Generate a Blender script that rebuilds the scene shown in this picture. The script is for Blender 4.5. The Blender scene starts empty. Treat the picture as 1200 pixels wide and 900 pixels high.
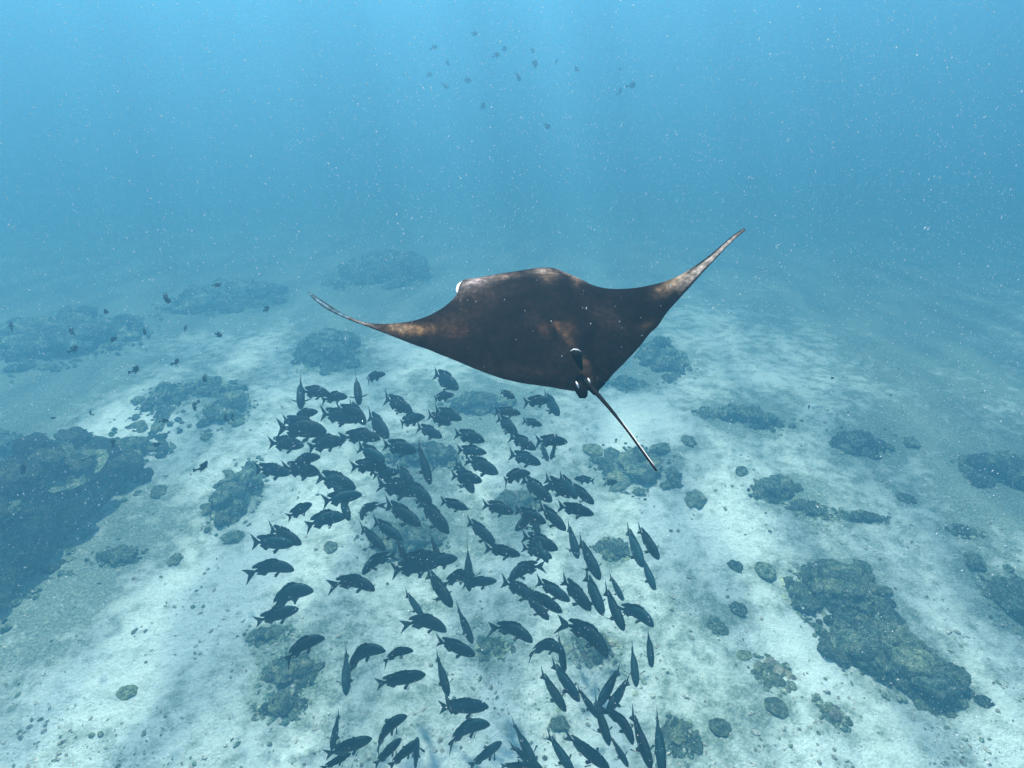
import bpy, bmesh, math, random
from mathutils import Vector, Matrix, noise
EXPO = 1.56; HZ_D = .098; HZ_COL = (.072, .218, .325); HZ_ABS = (.11, .24, .26); HZ_G = .40; SNOW_N = 340000
SHAFT_PATTERN = [(.36, .46), (.5, .74), (.62, 1.0)]
R = math.radians
rnd = random.Random(7)
S = bpy.context.scene
COL = S.collection

# ------------------------------------------------------------------ camera
F = 715.0; CAMZ = 9.0; PITCH = R(32)
cam_d = bpy.data.cameras.new('camera'); cam = bpy.data.objects.new('camera', cam_d); COL.objects.link(cam)
cam.location = (0, 0, CAMZ); cam.rotation_euler = (R(90) - PITCH, 0, 0)
cam_d.sensor_width = 36; cam_d.lens = 36 * F / 1200; cam_d.clip_start = .05; cam_d.clip_end = 1000
S.camera = cam
CF = Vector((0, math.cos(PITCH), -math.sin(PITCH))); CU = Vector((0, math.sin(PITCH), math.cos(PITCH))); CR = Vector((1, 0, 0))
CP = Vector((0, 0, CAMZ))
def ray(px, py): return CF + CR * ((px - 600) / F) + CU * ((450 - py) / F)
def at(px, py, z): return CP + ray(px, py) * z            # a photograph point at a distance -> world
def slope(x, y):                                           # the sand shelf falls away beyond the school and at its sides
    d = max(0, y - 12.5); q = max(0, abs(x - 1) - 8) * .10
    return -min(16, .17 * d * d / (d + 4.0)) - min(.6, q * .3)
def G(px, py, z=0.0):                                      # the ground under a photograph point
    r = ray(px, py); p = CP + r * ((z - CAMZ) / r.z)
    if r.z > -.02: return p
    t_ = 3.0
    while t_ < 140:
        p = CP + r * t_
        if p.z <= slope(p.x, p.y): break
        t_ += .05 + t_ * .002
    return p

# ------------------------------------------------------------------ world, sun, exposure
SUN_EL, SUN_AZ = R(62), R(-22)                             # high sun, ahead and slightly left of the camera
W = bpy.data.worlds.new('World'); S.world = W; W.use_nodes = True
nt = W.node_tree; bg = nt.nodes['Background']
sk = nt.nodes.new('ShaderNodeTexSky'); sk.sky_type = 'NISHITA'; sk.sun_disc = False
sk.sun_elevation = SUN_EL; sk.sun_rotation = SUN_AZ
nt.links.new(sk.outputs[0], bg.inputs[0]); bg.inputs[1].default_value = 0.15
sd = bpy.data.lights.new('sun', 'SUN'); sun = bpy.data.objects.new('sun', sd); COL.objects.link(sun)
sd.energy = 5.0; sd.angle = R(1.2); sd.color = (1, .96, .9)
sdir = Vector((math.sin(SUN_AZ) * math.cos(SUN_EL), math.cos(SUN_AZ) * math.cos(SUN_EL), math.sin(SUN_EL)))
sun.rotation_euler = sdir.to_track_quat('Z', 'Y').to_euler(); sun.location = sdir * 60
vs = S.view_settings; vs.view_transform = 'Standard'; vs.look = 'None'; vs.gamma = 1; vs.exposure = EXPO
S.render.engine = 'CYCLES'
cy = S.cycles; cy.use_denoising = True; cy.volume_bounces = 1; cy.max_bounces = 6; cy.diffuse_bounces = 2
cy.transparent_max_bounces = 8; cy.caustics_reflective = False; cy.caustics_refractive = False

# ------------------------------------------------------------------ helpers
def mesh(name, verts, faces, mat=None, smooth=True):
    me = bpy.data.meshes.new(name); me.from_pydata([tuple(v) for v in verts], [], faces); me.validate()
    if smooth: me.polygons.foreach_set('use_smooth', [True] * len(me.polygons))
    if mat: me.materials.append(mat)
    me.update(); return me
def link(name, me, parent=None, loc=None):
    o = bpy.data.objects.new(name, me); COL.objects.link(o)
    if parent: o.parent = parent
    if loc is not None: o.location = loc
    return o
def tag(o, label=None, cat=None, group=None, kind=None):
    for k, v in (('label', label), ('category', cat), ('group', group), ('kind', kind)):
        if v: o[k] = v
    return o
def newmat(name):
    m = bpy.data.materials.new(name); m.use_nodes = True; t = m.node_tree
    return m, t, t.nodes['Principled BSDF']
def N(t, typ, **kw):
    n = t.nodes.new(typ)
    for k, v in kw.items():
        if k.startswith('i_'): n.inputs[k[2:].replace('_', ' ')].default_value = v
        else: setattr(n, k, v)
    return n
def ramp(t, fac, stops):
    n = t.nodes.new('ShaderNodeValToRGB'); e = n.color_ramp.elements
    while len(e) < len(stops): e.new(.5)
    for q, (p, c) in zip(e, stops):
        q.position = p; q.color = (c[0], c[1], c[2], 1) if hasattr(c, '__len__') else (c, c, c, 1)
    t.links.new(fac, n.inputs[0]); return n
def mixc(t, fac, a, b, mode='MIX'):
    n = t.nodes.new('ShaderNodeMix'); n.data_type = 'RGBA'; n.blend_type = mode
    for s, v in ((n.inputs[0], fac), (n.inputs[6], a), (n.inputs[7], b)):
        if hasattr(v, 'is_linked'): t.links.new(v, s)
        elif hasattr(v, '__len__'): s.default_value = (v[0], v[1], v[2], 1)
        else: s.default_value = v
    return n.outputs[2]
def bump(t, bsdf, h, strength, dist):
    b = t.nodes.new('ShaderNodeBump'); b.inputs['Strength'].default_value = strength; b.inputs['Distance'].default_value = dist
    t.links.new(h, b.inputs['Height']); t.links.new(b.outputs[0], bsdf.inputs['Normal'])
def obcoord(t): return t.nodes.new('ShaderNodeTexCoord').outputs['Object']
def nz(t, vec, scale, detail=4, rough=.55, w=None):
    n = N(t, 'ShaderNodeTexNoise'); n.inputs['Scale'].default_value = scale; n.inputs['Detail'].default_value = detail
    n.inputs['Roughness'].default_value = rough; t.links.new(vec, n.inputs['Vector']); return n.outputs[0]
def fbm(p, o=4): return noise.fractal(p, 1.0, 2.0, o)

# ------------------------------------------------------------------ the water: unseen surface sheet added to mask the sun into shafts, haze volume below
FAR = 170.0; SURF = 11.4; TOP = 10.2
m, t, b = newmat('shaft_pattern_water'); t.nodes.remove(b)
out = t.nodes['Material Output']
geo = t.nodes.new('ShaderNodeNewGeometry')
warp = N(t, 'ShaderNodeTexNoise'); warp.inputs['Scale'].default_value = .5; t.links.new(geo.outputs['Position'], warp.inputs['Vector'])
vadd = N(t, 'ShaderNodeVectorMath', operation='MULTIPLY_ADD'); t.links.new(warp.outputs['Color'], vadd.inputs[0])
vadd.inputs[1].default_value = (1.1, 2.6, 0); t.links.new(geo.outputs['Position'], vadd.inputs[2])
shaft_stretch = N(t, 'ShaderNodeVectorMath', operation='MULTIPLY'); t.links.new(vadd.outputs[0], shaft_stretch.inputs[0]); shaft_stretch.inputs[1].default_value = (1.0, .24, 1)   # pattern stretched along the view so the light shafts stay streaks
rn = nz(t, shaft_stretch.outputs[0], .8, 3, .5)
rr = ramp(t, rn, SHAFT_PATTERN)
tr = t.nodes.new('ShaderNodeBsdfTransparent'); t.links.new(rr.outputs[0], tr.inputs[0])
gl = t.nodes.new('ShaderNodeBsdfGlossy'); gl.inputs['Roughness'].default_value = .05
mx = t.nodes.new('ShaderNodeMixShader'); mx.inputs[0].default_value = .05
t.links.new(tr.outputs[0], mx.inputs[1]); t.links.new(gl.outputs[0], mx.inputs[2]); t.links.new(mx.outputs[0], out.inputs['Surface'])
vv, ff = [], []
n_ = 80
for j in range(n_ + 1):
    for i in range(n_ + 1):
        x = -FAR + 2 * FAR * i / n_; y = -FAR + 2 * FAR * j / n_
        vv.append((x, y, SURF + .12 * noise.noise(Vector((x * .3, y * .3, 3)))))
for j in range(n_):
    for i in range(n_):
        a = j * (n_ + 1) + i; ff.append((a, a + 1, a + n_ + 2, a + n_ + 1))
tag(link('water_surface_sun_mask', mesh('water_surface_sun_mask', vv, ff, m)), kind='structure')

m = bpy.data.materials.new('sea_water_haze'); m.use_nodes = True; t = m.node_tree; t.nodes.clear()
o_ = t.nodes.new('ShaderNodeOutputMaterial'); pv = t.nodes.new('ShaderNodeVolumePrincipled')
pv.inputs['Color'].default_value = (*HZ_COL, 1); pv.inputs['Density'].default_value = HZ_D
pv.inputs['Absorption Color'].default_value = (*HZ_ABS, 1); pv.inputs['Anisotropy'].default_value = HZ_G
t.links.new(pv.outputs[0], o_.inputs['Volume'])
x0, x1, y0, y1, z0, z1 = -150, 150, -60, 150, -20.5, TOP
vv = [(x, y, z) for z in (z0, z1) for y in (y0, y1) for x in (x0, x1)]
hz = link('haze', mesh('haze', vv, [(0, 2, 3, 1), (4, 5, 7, 6), (0, 1, 5, 4), (2, 6, 7, 3), (0, 4, 6, 2), (1, 3, 7, 5)], m, False))
tag(hz, kind='stuff')

# ------------------------------------------------------------------ seabed
def gauss(x, y, cx, cy, rx, ry, rot=0):
    c, s = math.cos(R(rot)), math.sin(R(rot)); dx, dy = x - cx, y - cy
    u, v = (dx * c + dy * s) / rx, (-dx * s + dy * c) / ry
    return math.exp(-(u * u + v * v))
def project(p):
    d = p - CP; z = d.dot(CF); return 600 + F * d.dot(CR) / z, 450 - F * d.dot(CU) / z
# beds of algae and rubble on the sand: image place, radii, turn, strength (painted as pigment on the ground)
TURF = [(600, 280, 800, 85, 0, .95), (1130, 440, 170, 90, 0, .35), (50, 600, 90, 150, 0, .5), (700, 690, 200, 60, 20, .12), (400, 700, 160, 70, 0, .1),(60, 420, 120, 60, -15, .9), (40, 360, 120, 30, 0, .5), (250, 350, 90, 35, 0, .8), (450, 330, 75, 40, 0, .9), (400, 410, 50, 40, 0, .7),  # first belt: far rubble, with haze dimming also put into its colour
        (190, 610, 70, 60, -40, .55), (120, 680, 60, 35, -45, .45), (560, 470, 80, 45, 0, .7), (480, 560, 70, 50, 0, .45), (500, 640, 70, 40, 0, .5),
        (600, 600, 60, 30, 0, .4), (330, 780, 80, 45, -20, .5), (760, 545, 60, 25, 0, .6), (780, 425, 45, 30, 0, .6), (1000, 360, 160, 40, 0, .5),
        (1110, 420, 120, 50, 0, .55), (1160, 560, 70, 60, 0, .7), (1040, 510, 90, 40, 0, .5), (930, 585, 60, 30, 0, .5), (1130, 640, 90, 40, 10, .4),
        (880, 490, 70, 25, 5, .5), (1180, 710, 60, 40, 0, .5), (620, 290, 120, 30, 0, .45), (860, 700, 70, 60, 0, .3), (890, 830, 70, 60, 0, .3),
        (480, 820, 90, 50, 0, .3), (560, 760, 60, 40, 0, .3), (700, 760, 60, 40, 0, .3), (820, 870, 70, 40, 0, .3), (200, 460, 70, 35, 0, .5), (700, 440, 60, 30, 0, .4)]
OPEN = [(150, 500, 70, 40, -30, .7), (760, 500, 60, 40, 0, .6), (480, 410, 60, 25, 0, .5), (960, 760, 50, 60, 50, .5), (250, 700, 100, 50, -35, .5), (850, 620, 70, 50, 30, .6), (100, 800, 80, 30, -20, .5)]
def turf_at(px, py):
    v = 0
    for b_ in TURF:
        if abs(px - b_[0]) < b_[2] * 2.5 + b_[3] and abs(py - b_[1]) < (b_[3] + b_[2] * abs(math.sin(R(b_[4])))) * 2.5: v += b_[5] * gauss(px, py, *b_[:5])
    for b_ in OPEN: v -= b_[5] * gauss(px, py, *b_[:5])
    return v
def ground_z(x, y):
    return slope(x, y) + .10 * fbm(Vector((x * .35, y * .35, 1))) + .035 * fbm(Vector((x * 1.7, y * 1.7, 5)), 3)
# ------------------------------------------------------------------ coral
def coralmat(name, c1, c2, c3):
    m, t, b = newmat(name); oc = obcoord(t)
    oi = t.nodes.new('ShaderNodeObjectInfo'); va = N(t, 'ShaderNodeVectorMath', operation='ADD')
    t.links.new(oc, va.inputs[0]); t.links.new(oi.outputs['Location'], va.inputs[1])
    a = nz(t, va.outputs[0], 2.0, 6, .6); c = nz(t, va.outputs[0], 9, 5, .65)
    k = ramp(t, a, [(.36, c1), (.5, c2), (.63, c3)])
    f = ramp(t, c, [(.34, .3), (.5, .9), (.66, 1.8)])
    tone = ramp(t, oi.outputs['Random'], [(0, (.5, .55, .55)), (.55, (1, 1, 1)), (1, (1.75, 1.65, 1.4))])
    t.links.new(mixc(t, 1.0, mixc(t, .95, k.outputs[0], f.outputs[0], 'MULTIPLY'), tone.outputs[0], 'MULTIPLY'), b.inputs['Base Color'])
    b.inputs['Roughness'].default_value = .9; b.inputs['Specular IOR Level'].default_value = .1
    bump(t, b, c, 1, .25); return m
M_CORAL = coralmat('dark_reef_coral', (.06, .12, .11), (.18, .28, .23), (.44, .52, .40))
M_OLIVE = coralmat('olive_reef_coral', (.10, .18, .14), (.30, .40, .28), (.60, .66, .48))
M_DEEP = coralmat('shaded_reef_rock', (.035, .055, .045), (.08, .11, .08), (.16, .19, .13))  # outcrop's shade put into a darker copy of the reef colours
M_RUBBLE = coralmat('pale_rubble', (.36, .37, .32), (.52, .52, .46), (.70, .70, .63))
def lump(name, mat, seed, kind, sub=3):
    bm = bmesh.new(); bmesh.ops.create_icosphere(bm, subdivisions=sub, radius=1)
    for v in bm.verts:
        d = v.co.normalized(); s = Vector((seed * 7.3, seed * 3.1, 0))
        r = 1 + .35 * noise.noise(d * 1.3 + s)
        if kind == 'knob':
            r += .42 * abs(noise.noise(d * 4 + s)) ** .6 - .16 + .2 * noise.noise(d * 9 + s)
        elif kind == 'brain': r += .05 * noise.noise(d * 6 + s) + .03 * math.sin(22 * noise.noise(d * 2.2 + s))
        elif kind == 'branch': r += .55 * max(0, noise.noise(d * 6 + s)) ** .7 - .1
        else: r += .16 * noise.noise(d * 3 + s) + .10 * noise.noise(d * 8 + s)
        v.co = d * r
    me = bpy.data.meshes.new(name); bm.to_mesh(me); bm.free(); me.materials.append(mat)
    me.polygons.foreach_set('use_smooth', [kind != 'branch'] * len(me.polygons)); return me
LUMPS = [lump('coral_head', M_CORAL, i, k) for i, k in enumerate(('knob', 'brain', 'rock', 'branch', 'knob', 'rock'))]
OLIVES = [lump('coral_head', M_OLIVE, i + 20, k) for i, k in enumerate(('knob', 'brain', 'rock', 'branch'))]
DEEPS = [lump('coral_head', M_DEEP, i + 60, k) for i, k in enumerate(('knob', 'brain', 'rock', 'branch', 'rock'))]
PALES = [lump('coral_head', M_RUBBLE, i + 40, k) for i, k in enumerate(('rock', 'knob', 'branch'))]
def plate(seed, mat):                                       # a flat table coral: uneven rim, dished top, short stalk
    v, f = [], []; n = 22; rr = [1 + .22 * noise.noise(Vector((math.cos(a) * 1.4, math.sin(a) * 1.4, seed))) + .05 * math.sin(a * 7 + seed) for a in [i * math.tau / n for i in range(n)]]
    prof = [(.02, .10), (.35, .09), (.7, .11), (.93, .17), (1.0, .15), (.9, .09), (.5, -.02), (.2, -.15), (.16, -.5)]
    for q, h in prof:
        for i in range(n):
            a = i * math.tau / n; k = q * (rr[i] if q > .4 else 1)
            v.append((k * math.cos(a), k * math.sin(a), h + .03 * noise.noise(Vector((k * math.cos(a) * 3, k * math.sin(a) * 3, seed)))))
    for j in range(len(prof) - 1):
        for i in range(n): f.append((j * n + i, j * n + (i + 1) % n, (j + 1) * n + (i + 1) % n, (j + 1) * n + i))
    f.append(tuple(range(n - 1, -1, -1))); f.append(tuple(len(prof) * n - n + i for i in range(n)))
    return mesh('plate_coral', v, f, mat)
PLATES = [plate(1.5, M_OLIVE), plate(4.2, M_OLIVE), plate(9.1, M_CORAL)]
def dome(a, b, h, seed, mat, name='rock_base', amp=.35, n=26):
    v, f = [], []; m_ = 44
    for j in range(n + 1):
        q = j / n
        for i in range(m_):
            th = i * math.tau / m_; dr = Vector((math.cos(th), math.sin(th), 0))
            k = 1 + amp * noise.noise(dr * 1.6 + Vector((seed, 0, 0))) + amp * .4 * noise.noise(dr * 5 + Vector((seed, 3, 0)))
            x, y = a * q * k * dr.x, b * q * k * dr.y
            z = h * (1 - q ** 2.6) + h * .45 * noise.noise(Vector((x * 1.1, y * 1.1, seed))) * (1 - q ** 4) + min(.09, h * .3) * noise.noise(Vector((x * 5, y * 5, seed))) - .25 * q ** 6
            v.append((x, y, z))
    for j in range(n):
        for i in range(m_): f.append((j * m_ + i, (j + 1) * m_ + i, (j + 1) * m_ + (i + 1) % m_, j * m_ + (i + 1) % m_))
    f.append(tuple(n * m_ + i for i in range(m_ - 1, -1, -1)))
    return mesh(name, v, f, mat), v
ico = bmesh.new(); bmesh.ops.create_icosphere(ico, subdivisions=1, radius=1)
IV = [v.co.copy() for v in ico.verts]; IF = [tuple(v.index for v in f.verts) for f in ico.faces]; ico.free()
def patch(label, px, py, rx, ry, rot=0, h=.4, n=14, kinds=None, sz=(.10, .30), cat='coral', plates=0, base=M_CORAL, seed=None, name='coral_patch', group='coral patches on the sandy seabed'):
    """rx, ry are in photograph pixels; they become metres on the ground under (px, py)"""
    c = G(px, py); d = G(px + 1, py); mx_ = (d - c).length; my_ = (G(px, py - 1) - c).length
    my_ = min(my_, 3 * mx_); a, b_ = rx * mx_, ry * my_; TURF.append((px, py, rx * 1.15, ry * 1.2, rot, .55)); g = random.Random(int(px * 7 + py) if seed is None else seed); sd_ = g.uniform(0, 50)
    root = link(name, None, None, (c.x, c.y, ground_z(c.x, c.y) - .04)); root.rotation_euler.z = -R(rot)
    tag(root, label, cat, group)
    hh = min(h, max(a, b_) * .5) * (.6 if name == 'coral_patch' else 1)
    me, dv = dome(a * .77, b_ * .77, hh * .75, sd_, base, amp=.6 if name == 'coral_reef' else .5); link('rock_base', me, root)
    kinds = kinds or LUMPS; n = int(n * 1.9) + 8
    for k in range(n):
        s = g.uniform(sz[0] * .45, sz[1] * .75) * (1 if g.random() < .85 else 1.3); s = min(s, max(.45 * min(a, b_), .08))
        if g.random() < .34:                                # ragged skirt of outlying heads
            th = g.uniform(0, math.tau); q = g.uniform(.78, 1.1); s *= .65
            x, y = a * q * math.cos(th), b_ * q * math.sin(th)
            if noise.noise(Vector((math.cos(th) * 2, math.sin(th) * 2, sd_))) < -.15: x, y = x * .8, y * .8
            v = (x, y, ground_z(c.x + x, c.y + y) - ground_z(c.x, c.y) + .03)
        else: v = dv[g.randrange(len(dv) // 5, len(dv) - 88)]
        if k < plates:
            o = link('plate_coral', g.choice(PLATES), root, (v[0], v[1], v[2] + .15 * s)); o.scale = (s * 1.6, s * 1.3, s * .8)
            o.rotation_euler = (g.uniform(-.25, .25), g.uniform(-.25, .25), g.uniform(0, 6))
        else:
            o = link('coral_head', g.choice(kinds), root, (v[0], v[1], max(v[2], .0) + .1 * s)); q = g.uniform(.7, 1.3)
            o.scale = (s * q, s / q, s * g.uniform(.45, .85)); o.rotation_euler = (0, 0, g.uniform(0, 6))
    vv, ff = [], []                                         # knobs and broken branches round the foot, too many to count
    for k in range(min(420, int(60 + 55 * a * b_))):
        th = g.uniform(0, math.tau); q = g.gauss(1.0, .17); x, y = a * q * math.cos(th) * .95, b_ * q * math.sin(th) * .95
        s = g.uniform(.018, .06) * (1.5 if a * b_ > 2 else 1); b0 = len(vv); z = ground_z(c.x + x, c.y + y) - ground_z(c.x, c.y) + s * .5
        for v in IV:
            w = v * s * (1 + .6 * noise.noise(v * 2 + Vector((k, 0, sd_)))); vv.append((x + w.x, y + w.y, z + w.z * g.uniform(.6, 1.3)))
        ff += [tuple(b0 + i for i in f) for f in IF]
    tag(link('broken_branches', mesh('broken_branches', vv, ff, M_OLIVE if k % 2 else M_CORAL, False), root), kind='stuff')
    return root
def single(label, px, py, r, kinds=None, hk=.7, q=1.25, rot=None, name='lone_coral', cat='coral', group='small coral heads on the sand'):
    c = G(px, py); s = r * (G(px + 1, py) - c).length; g = random.Random(int(px * 3 + py * 11))
    o = link(name, g.choice(kinds or LUMPS), None, (c.x, c.y, ground_z(c.x, c.y) + s * hk * .2)); o.scale = (s * q, s, s * hk)
    o.rotation_euler.z = g.uniform(0, 6) if rot is None else R(rot); tag(o, label, cat, group); return o

MIX = LUMPS + OLIVES[:2]
# the tall outcrop at the left edge
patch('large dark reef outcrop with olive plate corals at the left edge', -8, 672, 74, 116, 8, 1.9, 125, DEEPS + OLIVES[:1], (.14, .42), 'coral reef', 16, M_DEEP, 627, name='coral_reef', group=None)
patch('low reef shelf covered in olive plate corals behind the big left outcrop', -12, 525, 62, 22, 0, .45, 44, OLIVES + LUMPS, (.18, .42), 'coral reef', 14, name='coral_reef', group=None)
patch('big elongated coral bommie on white sand in the lower right', 1052, 778, 84, 44, 38, 1.5, 130, OLIVES + LUMPS, (.10, .30), plates=6)
patch('dark coral knoll at the upper end of the big lower right bommie', 985, 690, 48, 34, 20, 1.4, 70, OLIVES + LUMPS, (.10, .28), plates=4)
patch('small dark coral spur pointing left from the lower right knoll', 938, 697, 18, 12, 0, .35, 10, LUMPS, (.10, .2))
patch('long low coral strip right of the ray tail', 872, 492, 52, 17, 8, .5, 30, MIX, (.14, .34))
patch('round dark coral mound standing alone on the right side', 1008, 524, 31, 20, 0, .8, 18, LUMPS, (.2, .4))
patch('forked coral patch below the long strip on the right', 908, 576, 30, 18, -20, .45, 22, MIX, (.12, .3))
patch('coral clump joined to the right of the forked patch', 950, 600, 26, 15, 20, .4, 18, MIX, (.12, .28))
patch('thin low coral bed right of the forked patch', 1012, 610, 30, 8, 5, .3, 12, LUMPS, (.1, .25))
patch('wide dark coral bed at the right edge', 1185, 560, 55, 34, 10, .6, 34, LUMPS, (.2, .45))
patch('low coral bed at the right edge, below the wide dark one', 1188, 702, 34, 18, 10, .35, 14, LUMPS, (.12, .26))
patch('small coral clump above the lower right bommie, near the right edge', 1130, 625, 20, 10, 10, .3, 8, LUMPS, (.12, .24))
patch('pale spiky coral patch left of the big lower right bommie', 905, 790, 20, 24, 0, .35, 22, PALES + OLIVES, (.06, .16), base=M_RUBBLE)
patch('narrow coral rubble clump below the pale spiky patch', 972, 838, 10, 20, -35, .25, 12, PALES + OLIVES, (.06, .14), base=M_OLIVE)
patch('round far coral patch under the ray right wing', 776, 424, 29, 18, 0, .7, 16, LUMPS, (.2, .42))
patch('smaller far coral patch left of the ray tail root shadow', 733, 452, 26, 12, 0, .5, 10, LUMPS, (.2, .4))
patch('wide coral bed just beyond the tip of the ray tail', 745, 548, 48, 15, -5, .4, 24, MIX, (.14, .32))
patch('round boulder coral right of the school, above the single swimmers', 722, 645, 21, 17, 0, .6, 14, MIX, (.1, .26))
patch('tall dark coral patch below the ray left wing tip', 388, 412, 38, 20, 0, 1.0, 22, LUMPS, (.25, .5))
patch('large faint coral bed behind the ray left wing', 448, 322, 58, 24, 0, 1.1, 26, LUMPS, (.4, .9))
patch('faint wide coral bed in the far left background', 265, 352, 62, 18, 0, .8, 24, LUMPS, (.35, .8))
patch('faint coral bed in the far background at the left edge', 60, 405, 95, 28, -8, 1.0, 34, LUMPS, (.35, .8))
patch('coral patch left of centre with the small dark fish above it', 248, 458, 36, 17, 0, .5, 20, MIX, (.15, .36))
patch('small twin coral patch left of the small dark fish', 192, 470, 26, 13, 0, .4, 14, MIX, (.15, .34))
patch('pale round coral mound under a pair of tiny fish', 268, 484, 27, 15, 0, .5, 14, OLIVES, (.14, .32))
patch('dark coral tongue on the sand right of the left outcrop', 150, 534, 27, 12, -14, .22, 18, OLIVES, (.14, .32))
patch('rounded dark coral mound left of the school', 276, 580, 30, 20, 0, .6, 20, MIX, (.12, .3))
patch('mottled coral patch between the left outcrop and the sand', 138, 652, 28, 15, -10, .3, 20, MIX, (.1, .22))
patch('coral bed in the middle behind the upper school', 560, 478, 46, 20, 0, .5, 26, MIX, (.15, .36))
patch('coral bed in the middle of the school', 500, 538, 46, 18, 0, .45, 24, MIX, (.14, .32))
patch('coral bed under the knot of fish in the lower middle of the school', 476, 632, 48, 26, 0, .4, 30, MIX, (.12, .28))
patch('pale boulder coral seen through the right half of the school', 608, 588, 24, 18, 0, .5, 12, OLIVES + PALES[:1], (.14, .34), base=M_OLIVE)
patch('coral bed below the last arched fish on the left of the school', 343, 790, 30, 26, 0, .35, 22, MIX, (.08, .2))
patch('low coral bed left of the last arched fish', 318, 748, 26, 11, -10, .25, 14, MIX, (.08, .18))
patch('low greenish coral bed in the bottom left, under the school edge', 330, 832, 32, 18, 0, .3, 16, MIX, (.08, .2))
patch('mottled coral bed below the right part of the school', 697, 762, 28, 20, 0, .3, 24, MIX + PALES, (.07, .17), base=M_OLIVE)
patch('greenish coral bed in the lower middle of the school', 578, 762, 22, 14, 0, .3, 14, OLIVES, (.07, .18), base=M_OLIVE)
patch('dark coral clump at the bottom right of the school', 795, 866, 20, 18, 0, .35, 14, MIX, (.08, .2))
for lab, px, py, r, kk in (('small oval coral head just below the rounded mound left of the school', 275, 632, 11, MIX), ('small greenish coral head left of the rounded mound', 186, 576, 10, MIX),
        ('small coral head on clean sand right of the school, beyond the boulder', 814, 588, 13, MIX), ('tiny coral head above the forked patch', 868, 555, 8, MIX),
        ('small coral head between the ray tail tip and the long strip', 806, 520, 9, MIX), ('round coral head on the shoulder of the lower right bommie', 1044, 727, 14, LUMPS),
        ('small dark coral head at the right of the lower right knoll', 1010, 663, 9, LUMPS), ('lone dark stone coral below the lower right bommie, right of it', 1150, 826, 9, MIX),
        ('small brown coral head in the sand left of the lower right knoll', 896, 670, 12, MIX), ('pale coral head left of the small brown head', 862, 662, 8, PALES),
        ('dark spiky coral head in the sand left of the lower right bommie', 841, 732, 11, LUMPS), ('small pale coral head above the dark spiky head', 866, 712, 9, PALES),
        ('small coral lump beside the spiky coral patch on its left', 872, 768, 8, MIX), ('coral lump directly under the pale spiky patch', 908, 832, 12, OLIVES),
        ('pale coral lump at the lower edge right of the school', 842, 858, 11, OLIVES), ('small dark coral lump right of the dark bottom clump', 815, 878, 8, LUMPS),
        ('round coral head near the ray tail middle', 694, 528, 11, OLIVES), ('small coral head on the right above the thin bed', 1062, 585, 9, LUMPS),
        ('coral head on the far right between the two edge beds', 1140, 660, 12, OLIVES), ('small coral head right of the round right mound', 1068, 520, 9, LUMPS),
        ('small coral head on the white sand inside the school gap', 388, 645, 8, OLIVES), ('greenish coral head at the lower edge of the frame in the middle', 655, 850, 10, OLIVES),
        ('small coral head low on the left sand slope', 150, 812, 10, MIX), ('small coral head on the left sand slope, above the lowest', 205, 655, 8, MIX)):
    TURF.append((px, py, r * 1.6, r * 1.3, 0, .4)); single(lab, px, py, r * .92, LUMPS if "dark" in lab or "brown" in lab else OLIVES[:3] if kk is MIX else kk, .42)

def axis_pts(lo, hi, n, p):
    return [(lo + (hi - lo) * (i / n)) for i in range(n + 1)]
xs = sorted(set([-145, -120, -90, -70, -55, -45, -38] + [round(-32 + .16 * i, 3) for i in range(401)] + [38, 45, 55, 70, 90, 120, 145]))
ys = sorted(set([-55, -40, -20, -8] + [round(-2 + .14 * i, 3) for i in range(230)] + [round(30.5 + .5 * i, 3) for i in range(50)] + [60, 70, 85, 100, 130, 145]))
vv, ff, tv = [], [], []
for y in ys:
    for x in xs:
        z = ground_z(x, y) + (0 if y > 3 else 0); vv.append((x, y, z))
        if y > 1.5: px, py = project(Vector((x, y, slope(x, y)))); tv.append(max(0, min(1, turf_at(px, py) * .5 + .36)) if -200 < px < 1400 else .45)
        else: tv.append(.4)
nx = len(xs)
for j in range(len(ys) - 1):
    for i in range(nx - 1):
        a = j * nx + i; ff.append((a, a + 1, a + nx + 1, a + nx))
m, t, b = newmat('coral_sand'); oc = obcoord(t)
at_ = N(t, 'ShaderNodeAttribute', attribute_name='turf')
n1 = nz(t, oc, .55, 8, .62); n2 = nz(t, oc, 3.2, 8, .65); n3 = nz(t, oc, 22, 5, .6)
add = N(t, 'ShaderNodeMath', operation='MULTIPLY_ADD'); t.links.new(n1, add.inputs[0]); add.inputs[1].default_value = 1.0; t.links.new(at_.outputs['Fac'], add.inputs[2])
add2 = N(t, 'ShaderNodeMath', operation='MULTIPLY_ADD'); t.links.new(n2, add2.inputs[0]); add2.inputs[1].default_value = 1.35; t.links.new(add.outputs[0], add2.inputs[2])
msk = ramp(t, N(t, 'ShaderNodeMath', operation='MULTIPLY').outputs[0], [(0, 0), (1, 1)])
sc = msk.inputs[0].links[0].from_node; t.links.new(add2.outputs[0], sc.inputs[0]); sc.inputs[1].default_value = .5
for e_, (p_, c_) in zip(msk.color_ramp.elements, ((.70, 0), (.92, 1))): e_.position = p_; e_.color = (c_, c_, c_, 1)
sand = ramp(t, n3, [(.3, (.59, .66, .61)), (.5, (.71, .79, .74)), (.75, (.79, .84, .80))])
s2 = ramp(t, n2, [(.30, (.60, .62, .56)), (.46, (1, 1, 1))])
sandc = mixc(t, .55, sand.outputs[0], s2.outputs[0], 'MULTIPLY')
turf = ramp(t, n3, [(.3, (.10, .15, .13)), (.5, (.20, .27, .23)), (.72, (.40, .45, .39))])
t.links.new(mixc(t, msk.outputs[0], sandc, turf.outputs[0]), b.inputs['Base Color']); b.inputs['Roughness'].default_value = .95
b.inputs['Specular IOR Level'].default_value = .1
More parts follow.
